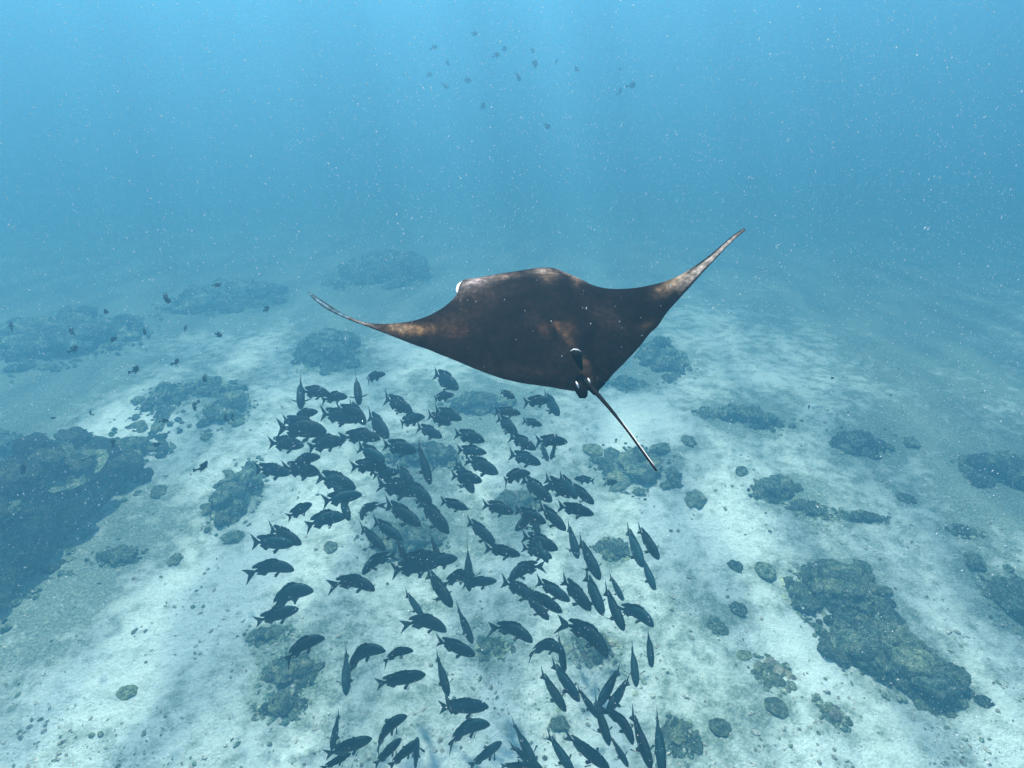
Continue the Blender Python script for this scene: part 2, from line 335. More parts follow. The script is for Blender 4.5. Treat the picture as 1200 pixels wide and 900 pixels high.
hs = N(t, 'ShaderNodeMath', operation='MULTIPLY_ADD'); t.links.new(n3, hs.inputs[0]); hs.inputs[1].default_value = .3; t.links.new(n2, hs.inputs[2])
bump(t, b, hs.outputs[0], .8, .16)
me = mesh('sandy_seabed', vv, ff, m)
ca = me.attributes.new('turf', 'FLOAT', 'POINT'); ca.data.foreach_set('value', tv)
tag(link('sandy_seabed', me), kind='structure')

# coral rubble and shell bits strewn over the sand, too many to count
def strew(name, n, mat, s0, s1, g, keep):
    vv, ff = [], []; k = 0
    while k < n:
        px, py = g.uniform(-60, 1260), 900 - 540 * g.random() ** 1.3 + 30
        p = G(px, py); d = noise.noise(Vector((p.x * .8, p.y * .8, 9))) + .5 * noise.noise(Vector((p.x * 3, p.y * 3, 2))) + turf_at(px, py) * .5
        if d < g.uniform(*keep): continue
        k += 1; s = s0 * (s1 / s0) ** (g.random() ** 2); b0 = len(vv); q = Matrix.Rotation(g.uniform(0, 6), 3, 'Z'); sx, sy, sz = s * g.uniform(.7, 1.6), s * g.uniform(.6, 1), s * g.uniform(.35, .8)
        z = ground_z(p.x, p.y) + sz * .35
        for v in IV:
            w = v * (1 + .35 * noise.noise(v * 2 + Vector((k, 0, 0)))); w = q @ Vector((w.x * sx, w.y * sy, w.z * sz)); vv.append((p.x + w.x, p.y + w.y, z + w.z))
        ff += [tuple(b0 + i for i in f) for f in IF]
    return mesh(name, vv, ff, mat, False)
tag(link('coral_rubble', strew('coral_rubble', 2800, M_RUBBLE, .010, .045, random.Random(3), (-.5, .9))), kind='stuff')
tag(link('algae_rubble', strew('algae_rubble', 1600, M_OLIVE, .010, .05, random.Random(5), (-.2, .9))), kind='stuff')

# ------------------------------------------------------------------ manta ray
# wing stations from tip to tip: leading edge, trailing edge (as the camera sees them), nearness of the raised wing, half thickness
ST = [(360.5, 341, 361, 342.2, .15, .002), (368, 345.8, 366.6, 349.6, .15, .003), (384, 356.3, 381.5, 361.6, .14, .003), (402, 367.7, 400.6, 371.2, .13, .004), (416, 374.4, 414.5, 377, .12, .005),
      (432, 378.8, 434, 384.2, .11, .006), (455, 379.7, 452, 391, .09, .008), (480, 377, 476, 400.5, .07, .012), (500, 371, 502, 410, .05, .017), (517, 362, 530, 421, .03, .024),
      (530, 351.5, 556, 432, .015, .032), (536, 343, 577, 440, .0, .042), (541, 331.5, 597, 446, 0, .055), (556, 328.5, 618, 450, 0, .068), (580, 323.7, 640, 453, 0, .08),
      (606, 320, 660, 456.5, 0, .088), (630, 316.3, 680, 459, 0, .09), (648, 316.5, 696, 456, 0, .085), (663, 321.8, 709, 449, 0, .072), (677, 328, 720, 437, .0, .058),
      (692, 335, 733, 424, .01, .046), (710, 338.5, 748, 408, .03, .036), (727, 339, 761, 391.5, .05, .028), (745, 337.5, 771, 382, .08, .022), (763, 334.3, 781, 367, .115, .017),
      (782, 329, 793, 353.5, .155, .013), (800, 321, 808.5, 336.5, .20, .010), (817, 310, 823.5, 319.5, .25, .008), (832, 299, 837.5, 304.8, .295, .006), (847, 286, 851.5, 289.8, .335, .005),
      (860, 275, 864, 278, .365, .004), (872, 267.3, 874, 269.5, .39, .002)]
def catmull(a, b, c, d, u): return tuple(.5 * ((2 * q) + (-p + r) * u + (2 * p - 5 * q + 4 * r - s) * u * u + (-p + 3 * q - 3 * r + s) * u ** 3) for p, q, r, s in zip(a, b, c, d))
NS, SUBD, NV = len(ST), 6, 34
stations = []
for i in range(NS - 1):
    for k in range(SUBD):
        stations.append((i + k / SUBD,) + catmull(ST[max(0, i - 1)], ST[i], ST[i + 1], ST[min(NS - 1, i + 2)], k / SUBD))
stations.append((NS - 1.0,) + ST[-1])
MS = .72
def manta_depth(y, near): return MS * (2.45 + .5 * (460 - y) / 140 - near)
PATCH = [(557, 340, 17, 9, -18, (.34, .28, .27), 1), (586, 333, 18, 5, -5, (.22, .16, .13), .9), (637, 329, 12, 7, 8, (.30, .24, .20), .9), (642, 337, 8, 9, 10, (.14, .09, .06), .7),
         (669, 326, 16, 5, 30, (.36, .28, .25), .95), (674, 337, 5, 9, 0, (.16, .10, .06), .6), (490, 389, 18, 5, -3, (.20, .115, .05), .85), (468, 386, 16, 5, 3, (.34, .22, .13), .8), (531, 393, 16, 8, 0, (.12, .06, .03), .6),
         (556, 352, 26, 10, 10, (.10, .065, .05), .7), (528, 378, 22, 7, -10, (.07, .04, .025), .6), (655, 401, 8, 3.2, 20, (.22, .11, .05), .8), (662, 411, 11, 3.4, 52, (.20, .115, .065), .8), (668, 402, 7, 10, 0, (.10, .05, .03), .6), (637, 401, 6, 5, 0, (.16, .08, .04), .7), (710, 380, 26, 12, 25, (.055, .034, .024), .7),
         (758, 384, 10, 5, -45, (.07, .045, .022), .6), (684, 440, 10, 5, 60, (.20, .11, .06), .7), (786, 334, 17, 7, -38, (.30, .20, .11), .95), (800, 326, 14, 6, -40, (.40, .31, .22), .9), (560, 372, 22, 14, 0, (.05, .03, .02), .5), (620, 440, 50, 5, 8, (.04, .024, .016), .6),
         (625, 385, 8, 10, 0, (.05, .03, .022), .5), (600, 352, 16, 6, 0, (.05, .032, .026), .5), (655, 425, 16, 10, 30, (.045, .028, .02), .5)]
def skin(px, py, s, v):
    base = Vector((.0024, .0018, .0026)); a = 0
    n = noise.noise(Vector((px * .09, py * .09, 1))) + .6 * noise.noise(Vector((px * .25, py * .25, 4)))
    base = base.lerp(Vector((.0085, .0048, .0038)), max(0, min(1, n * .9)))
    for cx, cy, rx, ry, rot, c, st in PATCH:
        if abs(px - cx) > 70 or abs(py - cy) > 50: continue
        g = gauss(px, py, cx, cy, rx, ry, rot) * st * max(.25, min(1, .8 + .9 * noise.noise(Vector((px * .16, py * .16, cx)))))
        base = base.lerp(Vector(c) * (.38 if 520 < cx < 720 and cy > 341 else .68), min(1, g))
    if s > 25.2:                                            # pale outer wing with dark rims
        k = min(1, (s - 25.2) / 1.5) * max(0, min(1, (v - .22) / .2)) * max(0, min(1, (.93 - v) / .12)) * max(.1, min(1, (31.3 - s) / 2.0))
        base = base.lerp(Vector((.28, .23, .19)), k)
    if s < 5.6:  # water colour behind the thin left tip painted into its skin
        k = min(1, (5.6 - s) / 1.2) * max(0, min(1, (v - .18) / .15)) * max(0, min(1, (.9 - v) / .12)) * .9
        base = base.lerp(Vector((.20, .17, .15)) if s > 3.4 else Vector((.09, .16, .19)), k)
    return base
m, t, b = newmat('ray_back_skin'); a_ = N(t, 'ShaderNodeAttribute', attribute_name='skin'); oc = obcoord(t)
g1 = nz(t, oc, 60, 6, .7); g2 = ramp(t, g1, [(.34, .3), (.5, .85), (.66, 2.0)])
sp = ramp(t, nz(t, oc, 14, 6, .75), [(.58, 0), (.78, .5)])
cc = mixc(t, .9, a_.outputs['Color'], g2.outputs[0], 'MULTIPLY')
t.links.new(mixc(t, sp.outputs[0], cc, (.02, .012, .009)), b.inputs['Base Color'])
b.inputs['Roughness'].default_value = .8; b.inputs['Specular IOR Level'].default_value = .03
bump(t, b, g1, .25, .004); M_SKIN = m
m, t, b = newmat('ray_dark_skin'); g1 = nz(t, obcoord(t), 40, 5, .6); t.links.new(ramp(t, g1, [(.35, (.001, .001, .0013)), (.7, (.004, .003, .003))]).outputs[0], b.inputs['Base Color'])
b.inputs['Roughness'].default_value = .7; b.inputs['Specular IOR Level'].default_value = .05; M_DARK = m
m, t, b = newmat('ray_white_skin_and_highlights'); g1 = nz(t, obcoord(t), 30, 4, .6); t.links.new(ramp(t, g1, [(.3, (.55, .52, .5)), (.7, (.8, .78, .75))]).outputs[0], b.inputs['Base Color']); M_WHITE = m  # also colours the painted tail and fin highlights
origin = at(660, 395, MS * (2.66))
manta = link('manta_ray', None, None, origin)
tag(manta, 'large dark manta ray with raised pale wing tips gliding over the school of fish', 'manta ray')
mid, pix = [], []
for s, lx, ly, tx, ty, near, th in stations:
    row, prow = [], []
    for j in range(NV + 1):
        v = j / NV; v = v * v * (3 - 2 * v) * .5 + v * .5
        x, y = lx + (tx - lx) * v, ly + (ty - ly) * v
        jit = .5 * noise.noise(Vector((s * 1.7, 8, 0))) * (v ** 6) * (1 if 7 < s < 26 else 0)
        row.append(at(x, y + jit, manta_depth(y, near))); prow.append((x, y, v))
    mid.append(row); pix.append(prow)
def nrm(i, j):
    i0, i1, j0, j1 = max(0, i - 1), min(len(mid) - 1, i + 1), max(0, j - 1), min(NV, j + 1)
    n = (mid[i1][j] - mid[i0][j]).cross(mid[i][j1] - mid[i][j0])
    if n.length < 1e-9: return -CF
    n.normalize(); return n if n.dot(CF) < 0 else -n
cn = nrm(16 * SUBD, NV // 2)
vv, ff, cols = [], [], []
n1_ = len(mid); w_ = NV + 1
for side in (1, -1):
    for i in range(n1_):
        s, th = stations[i][0], MS * max(.0015, stations[i][6])
        for j in range(w_):
            x, y, v = pix[i][j]
            prof = 2.6 * (math.sqrt(v + .0001) * .9 * (1 - v) ** .8 if v < 1 else 0); prof = min(1.0, prof) if side > 0 else min(.8, prof)
            h = th * prof
            if side > 0:
                d = abs(s - 16.2 - .3 * v)
                h += .020 * math.exp(-(d / .8) ** 2) * math.sin(math.pi * min(1, v * 1.02)) ** .5 * v       # keel along the back
                h += .012 * math.exp(-((abs(s - 16) - 3.6) / .9) ** 2) * math.exp(-((v - .12) / .12) ** 2)    # shoulders
                h += .004 * noise.noise(Vector((x * .05, y * .05, 0))) * (1 if .05 < v < .95 else 0) * min(1, th * 40)
            vv.append(mid[i][j] + nrm(i, j) * side * h - origin)
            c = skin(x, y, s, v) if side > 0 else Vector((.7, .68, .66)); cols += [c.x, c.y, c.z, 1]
def vid(sd, i, j): return sd * n1_ * w_ + i * w_ + j
for i in range(n1_ - 1):
    for j in range(NV):
        ff.append((vid(0, i, j), vid(0, i + 1, j), vid(0, i + 1, j + 1), vid(0, i, j + 1)))
        ff.append((vid(1, i, j), vid(1, i, j + 1), vid(1, i + 1, j + 1), vid(1, i + 1, j)))
    ff.append((vid(0, i, 0), vid(1, i, 0), vid(1, i + 1, 0), vid(0, i + 1, 0))); ff.append((vid(0, i, NV), vid(0, i + 1, NV), vid(1, i + 1, NV), vid(1, i, NV)))
for i in (0, n1_ - 1):
    for j in range(NV): ff.append((vid(0, i, j), vid(0, i, j + 1), vid(1, i, j + 1), vid(1, i, j)))
bad = mesh('body', vv, ff, M_SKIN)
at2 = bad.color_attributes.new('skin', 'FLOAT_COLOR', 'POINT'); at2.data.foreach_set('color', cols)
bm = bmesh.new(); bm.from_mesh(bad); bmesh.ops.recalc_face_normals(bm, faces=bm.faces); bm.to_mesh(bad); bm.free()
link('body', bad, manta)
def tube(name, pts, rad, mat, parent, o0, n=8, flat=1.0, flatdir=None):
    v, f = [], []
    for i, p in enumerate(pts):
        tdir = (pts[min(i + 1, len(pts) - 1)] - pts[max(i - 1, 0)]).normalized()
        u = (flatdir or CF).cross(tdir).normalized(); w = tdir.cross(u)
        for k in range(n):
            a = k * math.tau / n; v.append(p + u * math.cos(a) * rad[i] + w * math.sin(a) * rad[i] * flat - o0)
    for i in range(len(pts) - 1):
        for k in range(n): f.append((i * n + k, i * n + (k + 1) % n, (i + 1) * n + (k + 1) % n, (i + 1) * n + k))
    f.append(tuple(range(n - 1, -1, -1))); f.append(tuple((len(pts) - 1) * n + k for k in range(n)))
    return link(name, mesh(name, v, f, mat), parent)
tp = []
for k in range(25):
    u = k / 24; x = 681 + (770.5 - 681) * u + 1.6 * math.sin(u * 4.2); y = 441 + (551.5 - 441) * u - 2.0 * math.sin(u * math.pi) ; tp.append(at(x, y, MS * (2.385 + .03 * max(0, 1 - u * 6) - .35 * u)))
tube('tail', tp, [.0078 - .0042 * min(1, (k / 24) * 1.8) - .0008 * (k / 24) for k in range(25)], M_DARK, manta, origin)
tube('tail_highlight', [p + CR * .0034 + CU * .0012 + CF * .0006 for p in tp[6:-1]], [.0008] * 18, M_WHITE, manta, origin, 6)  # white strip added as a painted glint along the tail's right side
# dorsal fin, pelvic fins, cephalic fins, eyes
tube('dorsal_fin', [at(670, 405, MS * (2.46)), at(673, 410, MS * (2.40)), at(677, 418, MS * (2.38)), at(680, 428, MS * (2.40)), at(682, 434, MS * (2.42))], [.003, .014, .013, .008, .002], M_DARK, manta, origin, 10, .5)
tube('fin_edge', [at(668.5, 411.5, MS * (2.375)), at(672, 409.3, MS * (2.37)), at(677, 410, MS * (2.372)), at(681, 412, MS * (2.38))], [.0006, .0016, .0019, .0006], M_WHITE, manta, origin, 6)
for pts, wx in ((((675, 448), (680, 456), (684, 463), (687, 465.5)), 1), (((689, 444), (694, 450), (697, 457), (698, 463)), 1)):
    pf = tube('pelvic_fin', [at(x, y, MS * (2.385 - i * .005)) for i, (x, y) in enumerate(pts)], [.010, .016, .015, .005], M_DARK, manta, origin, 10, .4)
    x, y = pts[0]
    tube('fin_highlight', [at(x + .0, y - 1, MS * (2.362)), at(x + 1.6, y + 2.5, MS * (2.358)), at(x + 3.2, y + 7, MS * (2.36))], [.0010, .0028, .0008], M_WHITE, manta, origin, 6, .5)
tube('trailing_lobe', [at(697, 448, MS * (2.42)), at(703, 450, MS * (2.42)), at(709, 448.5, MS * (2.43))], [.02, .016, .004], M_DARK, manta, origin, 10, .4)
tube('cephalic_fin', [at(536.8, 345, MS * 2.875), at(535.8, 340.5, MS * 2.89), at(537.5, 334.5, MS * 2.91), at(543, 330.5, MS * 2.95), at(552, 332, MS * 3.1), at(560, 336, MS * 3.2)], [.002, .005, .006, .006, .018, .008], M_WHITE, manta, origin, 10, .7)
tube('cephalic_fin', [at(664, 325, MS * 2.97), at(658, 322, MS * 3.0), at(650, 322, MS * 3.08), at(640, 328, MS * 3.2)], [.006, .012, .022, .008], M_WHITE, manta, origin, 10, .7)
for px_, py_ in ((548, 334), (654, 323)):
    bm = bmesh.new(); bmesh.ops.create_uvsphere(bm, u_segments=12, v_segments=8, radius=.014); me = bpy.data.meshes.new('eye'); bm.to_mesh(me); bm.free(); me.materials.append(M_DARK)
    link('eye', me, manta, at(px_, py_, MS * (2.945)) - origin)

FISH = """
426 445 452 437 1 | short humped fish highest in the school, just right of the tall coral patch
417 440 421 473 0 | slim fish seen from above heading straight down, left of the highest humped fish
353 444 352 478 0 | fish heading down at the top left corner of the school
352 459 387 460 0 | fish with white flecks on its side heading right from the top left corner
376 467 408 464 1 | round headed fish following right behind the white flecked fish
450 466 484 482 0 | fish slanting down right alone on pale sand in the upper school
342 490 373 481 1 | arched fish lying above the left pair in the upper left cluster
331 492 366 500 0 | upper of two overlapping fish at the left end of the upper left cluster
324 501 384 504 0 | lower long fish with a wide forked tail in the upper left cluster
375 484 420 492 0 | broad fish with a tall tail at the heart of the upper left cluster
394 478 425 485 0 | fish half hidden on top of the broad fish in the upper left cluster
409 474 429 496 0 0.4 | bluish fish nosing down right at the right end of the upper left cluster
431 486 456 512 0 | slender fish slanting down alone between the upper left cluster and the middle coral
314 519 357 521 0 | single fish with a fanned tail at the left side under the upper left cluster
359 523 405 515 1 | jagged finned fish with drooping tail right of the single fan tailed fish
401 509 447 513 1 | large fish with raised tail right of the jagged finned fish
448 521 489 528 0 | straight dark fish in front of the middle coral bed
340 543 376 534 1 | fish with lifted head lying on top of the long left row
298 549 342 554 0 | leftmost fish of the school, small tail, paler blue body
330 548 376 553 0 | fish with hanging fins behind the leftmost fish in the long row
370 558 418 571 0 | fish pointing down right just right of the long left row
377 588 425 578 0 | broad winged fish with spread fins left of the double crossing
397 580 410 609 0 | fish heading down beneath the broad winged fish
387 566 408 584 0 | thin tailed fish behind the broad winged fish
336 607 366 589 0 | humped fish turning away at the left, under the long row
357 612 406 604 1 | fish with an arched back right of the humped fish at the left
315 619 354 637 0 0.3 | upper fish of the overlapping pair at the left edge, tail raised
294 635 345 637 0 | lower fish of the overlapping pair at the left edge
292 663 346 666 1 | solitary level fish at the left edge, below the overlapping pair
310 704 368 689 2 | strongly arched fish at the left edge with its tail curled down
298 729 351 712 0 | fish climbing to the right at the left edge, below the strongly arched one
329 768 381 745 1 | lowest of the left edge fish, climbing right over a green coral bed
392 675 441 690 1 | lone fish slanting down right in the gap of the left middle
436 586 422 609 -2 | small crescent shaped fish curling down left in the left middle
410 547 454 545 0 | thick fish with ragged back fin at the left of the dense middle cluster
419 523 452 540 0 | fish diving right onto the thick ragged fish
436 557 469 552 0 | round headed fish in front of the thick ragged fish
441 567 492 577 0 | long fish crossing under the round headed fish
474 566 507 589 0 | fish with pale belly flash heading down right from the dense middle cluster
464 548 486 568 0 | slim fish slipping between the round headed fish and the diving slim one
489 521 505 568 0 | slim fish seen from above with both side fins spread, over the middle coral
490 586 527 624 0 | big fish slanting steeply down right below the dense middle cluster
451 590 494 615 0 | shadowy fish over the dark coral left of the big steep fish
437 610 472 632 0 | curved dark fish below left of the shadowy fish
422 618 452 644 0 | lighter blue fish slanting down right, left of the curved dark fish
457 644 423 672 -1 | fish heading down left with arched back, left of the lower knot
463 632 477 657 0 0.3 | narrow fish diving into the left of the lower knot
470 656 512 648 0 0.3 | faint upper fish of the lower knot
458 669 516 659 0 | long dark fish with pointed tail lobes along the lower knot
496 661 537 653 0 | fish whose blunt head sticks out right of the lower knot
504 630 516 656 0 0.4 | thin tailed fish pointing down above the lower knot
499 669 531 711 0 | slender fish diving down right below the lower knot
515 680 557 672 1 | arched fish right of the slender diving fish
541 684 583 680 0 | bluish fish with rounded head at the right end of the trio under the centre
548 638 550 693 0 | fish seen from above crossing down over the trio under the centre
516 587 549 596 0 | small lone fish heading right on pale sand in the centre
528 557 566 563 0 | fish with raised back fin right of the spread fin swimmer
532 543 556 577 0 0.5 | slim fish diving across the raised fin fish
544 538 585 554 0 | glossy long bodied fish in the centre heading down right
535 527 571 530 0 | short fish just above the glossy long bodied fish
532 508 569 516 0 | top fish of the stack of three in the centre
508 437 538 455 0 | fish on open sand nearest below the ray left wing
506 467 533 462 1 | little fish with hanging tail under the fish nearest the ray
465 496 498 487 1 | fish with drooped tail at the left of the reddish middle knot
509 481 542 491 0 | fish with upright tail at the right of the reddish middle knot
501 486 529 497 0 | fish hidden in the centre of the reddish middle knot
488 500 519 512 0 | lowest fish of the reddish middle knot
586 459 604 466 0 | stubby fish right under the edge of the ray body
579 482 611 484 0 | oval fish below the stubby one, tail in front of the coral bed
582 489 607 508 0 | fish slanting down right beneath the oval fish
612 493 636 498 0 0.5 | small spotted paler fish right of the slanting fish
613 472 646 468 0 | grey blue fish with bent tail, right of the stubby one
637 463 656 486 0 1.2 | pale ghostly fish behind the bent tailed grey blue fish
596 511 629 526 0 | fish slanting down right in the right column, third from the top
627 517 666 517 0 | outermost right fish with humped nape, in the upper right of the school
633 522 643 540 0 1.5 | pale slim fish under the outermost right humped fish, left of its twin
652 522 645 538 0 1.2 | small pale fish hanging under the humped fish belly
596 532 635 543 0 | fish with pointed fins below the third fish of the right column
585 562 622 553 1 | fish with hanging tail above the pale boulder coral
610 560 648 587 0 | thick fish slanting down right from the hanging tail fish
638 560 670 582 0 | fish behind the two raised tails on the right side
655 557 677 584 0 | fish with tall upright tail in the right side cluster
634 575 656 566 0 0.6 | pale backed fish tucked under the right side cluster
667 568 697 590 0 | upper fish of the right hand pair, tail raised
653 593 697 602 0 | lower fish of the right hand pair, rounder body
697 564 672 560 0 1.6 | pale fish swimming left, away from the school on the right
708 567 724 564 0 1.8 | tiny pale fish farthest right beside the coral bed
565 591 603 600 0 | fish heading right below the glossy long bodied fish
603 597 641 612 0 | dark fish at the top of the right hand column of fish
629 600 603 621 0 | paler fish heading down left out of the right hand column
631 592 664 621 0 | big fish slanting down right out of the right hand column
620 592 632 627 0 | fish heading down through the middle of the right hand column
611 628 655 643 0 | fish with ragged tail in the lower right hand column
611 641 648 653 0 | lowest fish of the right hand column, tail flared left
624 630 643 659 0 | fish pointing down right at the foot of the right hand column
632 657 595 678 -1 | large arched fish heading down left at the foot of the right hand column
547 610 581 637 0 | paler fish slanting down right toward the level fish in the centre
567 642 611 650 0 | level fish heading right, touched by the paler slanting one
665 616 678 654 0 1.0 | pale thin tailed fish diving left of the large boulder coral
678 633 704 679 0 | slender fish with side fins spread diving right of the pale thin tailed fish
734 619 754 664 0 0.5 | left one of the two slim fish at the right edge of the school
751 654 768 691 0 1.4 | faint slim fish trailing below the left slim fish
747 618 773 655 0 | right one of the two slim fish at the right edge of the school
587 680 634 704 0 | first of the overlapping row slanting down right under the centre
620 694 660 717 0 | second of the overlapping row, with the pointed back fin
614 696 644 726 0 | fish underneath the overlapping row, nose down
628 680 669 704 0 | upper left fish of four parallel divers on the right
658 678 694 715 0 | second of four parallel divers on the right
685 672 708 721 0 | third of four parallel divers on the right, steepest
714 675 731 704 0 1.0 | faint thin fish crossing the fourth parallel diver
708 689 732 739 0 | fourth of four parallel divers, beside the large blunt fish
725 704 768 733 1 | large blunt headed fish at the right side with its tail to the left
475 695 496 722 0 0.8 | pale narrow fish whose tail rises above a dark level one at lower left
476 721 525 738 1 | dark fish crossing the pale narrow one at lower left
535 710 554 754 0 0.9 | pale slim fish seen from above over the lower middle
511 750 558 767 0 | fish heading right whose head meets the pale slim one
579 726 626 751 1 | arched fish with raised tail in the lower middle
620 750 664 764 2 | fish with drooping head following the arched lower middle fish
654 743 662 788 0 0.4 | narrow fish hanging nose down at the front of the drooping fish
666 720 715 768 1 | long fish slanting down right alone over the mottled coral bed
759 737 764 782 0 0.6 | paler fish with spread side fins at the far right below the blunt fish
740 754 746 805 0 0.8 | pale fish with spread side fins left of the paler far right one
633 787 664 834 0 | left one of two parallel divers at the lower right
646 776 680 822 0 | right one of two parallel divers at the lower right
676 806 702 842 0 | upper fish of the long dark line crossing at the bottom right
696 819 715 874 0 | straight fish with a side fin stretched left in the bottom right crossing
727 784 700 828 0 | fish with its tail up, heading down left into the bottom right crossing
738 796 710 836 0 | second tail up fish in the bottom right crossing, right of the first
714 823 744 872 1 | curved fish at the right side of the bottom right crossing
739 833 764 902 0 | slim fish with short side fins right of the bottom crossing
769 834 777 908 0 | broad fish seen from above, last on the bottom right
661 860 716 902 0 | large fish slanting down right at the bottom edge, left of the crossing
714 862 737 899 0 | fish with a raised side fin at the bottom edge under the crossing
641 860 674 908 0 | slender fish pointing down right at the bottom edge, left of the large slanting one
600 845 630 902 0 | fish with spread side fins at the bottom edge in the middle
597 873 640 908 0 | fish crossing the spread fin fish at the bottom edge
586 898 622 896 0 | fish cut by the bottom edge in the middle
549 900 589 868 0 | fish climbing up right at the bottom edge in the middle
519 862 575 846 1 | fish with a hanging pelvic fin, lowest of the lower middle stack
514 829 574 827 0 | level fish with a high back in the lower middle stack
511 767 526 816 0 0.3 | slim fish seen from above pointing down at the lower middle
520 808 530 837 0 | short fish with spread fins under the slim one at the lower middle
440 802 500 789 0 | single fish with a forked tail above the bottom left group
396 774 452 759 2 | strongly arched fish at the lower left with its tail hanging down
447 769 485 761 1 | fish directly in front of the strongly arched lower left fish
407 762 405 815 0 0.4 | narrow fish with side fins pointing straight down at the lower left
398 835 388 880 0 0.4 | slim fish at the lower left pointing down, left of the bottom group
430 874 477 836 1 | uppermost fish of the bottom left group, head lifted
380 885 437 864 0 | long fish with a dark forked tail at the left of the bottom left group
376 902 412 882 0 | fish partly cut by the bottom edge, leftmost
438 898 471 864 0 | fish climbing up right in the middle of the bottom left group
455 900 491 866 0 | wide fish climbing at the right of the bottom left group
486 908 489 862 0 0.3 | fish pointing up at the bottom edge behind the wide climbing one
"""
TINY = """
194 350 13 -25 7.5 | small blue black fish left of the far coral bed, largest of its row
254 334 11 10 8 | small fish highest over the far left coral bed
123 365 9 -10 8.5 | small fish second from the left in the upper far left row
312 362 9 40 9 | faint small fish left of the ray wing tip
13 383 8 90 9 | faint small fish close to the left edge
83 389 9 60 8 | small fish above the linked pair at the left
132 398 12 25 7.5 | small oval fish right of the linked pair at the left
87 409 12 35 8 | small slanting fish of the linked pair at the left
169 388 7 -60 8 | thin little fish turned edge on over the left haze
256 392 10 -15 8 | small round fish below the far coral bed
207 424 8 65 8 | thin upright fish over the sand at the left
159 433 11 50 7.5 | small dark fish over the top of the bright left sand
239 443 9 -50 8 | small fish diving over the left coral patch
228 476 10 -80 8 | thin upright fish over the lower left coral patch
264 489 9 75 8 | left of the two tiny upright fish over the round pale mound
272 489 9 60 8 | right of the two tiny upright fish over the round pale mound
193 493 11 0 7.5 | small level fish on bright sand at the left
106 484 6 80 8.5 | speck sized fish on bright sand left
62 490 7 10 9 | faint fish above the left outcrop shelf
132 519 11 80 7 | small upright dark fish right of the outcrop shelf
182 521 13 10 7.5 | small grey blue fish with wide body on the left sand
238 547 18 50 7 | larger of the small fish, climbing right over the sand left of the school
27 550 12 80 7.5 | small fish over the olive shelf at the left edge
217 385 7 70 10 | very faint fish between the far coral bed and the ray
975 443 6 0 10 | tiny lone fish over the right sand, upper one
948 477 5 90 10 | tiny lone fish over the right sand, lower one
556 39 8 -15 11 | faint fish highest in the upper water
509 55 9 15 12 | faint fish at the upper left of the upper water group
591 57 7 40 12 | small fish touching its neighbour in the upper water
582 64 8 20 11.5 | lower fish of the touching pair in the upper water
624 59 7 -30 12 | faint fish above the darkest upper water fish
626 76 12 60 10 | darkest and largest fish of the upper water group
652 72 6 60 12 | small fish just right of the darkest upper fish
675 81 9 5 12 | faint level fish right of the darkest upper fish
727 81 6 0 13 | palest fish at the right of the upper water group
524 74 7 75 12 | thin upright fish in the left of the upper water
502 87 9 -10 12 | leftmost faint fish of the upper water group
548 94 10 -8 11.5 | level fish in the lower left of the upper water group
523 101 8 -30 12 | faint fish lower left in the upper water
607 90 11 -55 10 | dark upright fish in the middle of the upper water
727 106 8 85 12 | thin upright fish at the right of the upper water
741 100 9 20 11 | rightmost fish of the upper water group, with a raised fin
566 124 8 50 11 | small fish alone below the upper water group
640 148 10 10 10 | lowest fish of the upper water group
"""

# ------------------------------------------------------------------ schooling fish
m, t, b = newmat('dark_fish_scales'); oc = obcoord(t); oi = t.nodes.new('ShaderNodeObjectInfo')
g1 = nz(t, oc, 45, 4, .6); sep = t.nodes.new('ShaderNodeSeparateXYZ'); t.links.new(oc, sep.inputs[0])
k1 = ramp(t, g1, [(.35, (.001, .012, .016)), (.7, (.003, .026, .033))])
vor = N(t, 'ShaderNodeTexVoronoi'); vor.inputs['Scale'].default_value = 60; t.links.new(oc, vor.inputs['Vector'])
vr = ramp(t, oi.outputs['Random'], [(0, (.6, .6, .6)), (.6, (1.1, 1.1, 1.1)), (1, (1.9, 2.0, 2.1))])
t.links.new(mixc(t, .5, mixc(t, 1.0, k1.outputs[0], vr.outputs[0], 'MULTIPLY'), ramp(t, vor.outputs['Distance'], [(.1, 1.3), (.6, .6)]).outputs[0], 'MULTIPLY'), b.inputs['Base Color'])
b.inputs['Roughness'].default_value = .6; b.inputs['Specular IOR Level'].default_value = .12
bump(t, b, vor.outputs['Distance'], .4, .004); M_FISH = m
m, t, b = newmat('dark_fish_fins'); g1 = nz(t, obcoord(t), 30, 4, .6); wv = N(t, 'ShaderNodeTexWave'); wv.inputs['Scale'].default_value = 22; wv.bands_direction = 'Z'; t.links.new(obcoord(t), wv.inputs['Vector'])
t.links.new(mixc(t, wv.outputs['Fac'], (.001, .014, .018), (.004, .030, .036)), b.inputs['Base Color']); b.inputs['Roughness'].default_value = .6; b.inputs['Specular IOR Level'].default_value = .2; M_FIN = m
m, t, b = newmat('fish_eye'); b.inputs['Base Color'].default_value = (.02, .02, .022, 1); b.inputs['Roughness'].default_value = .1; M_EYE = m
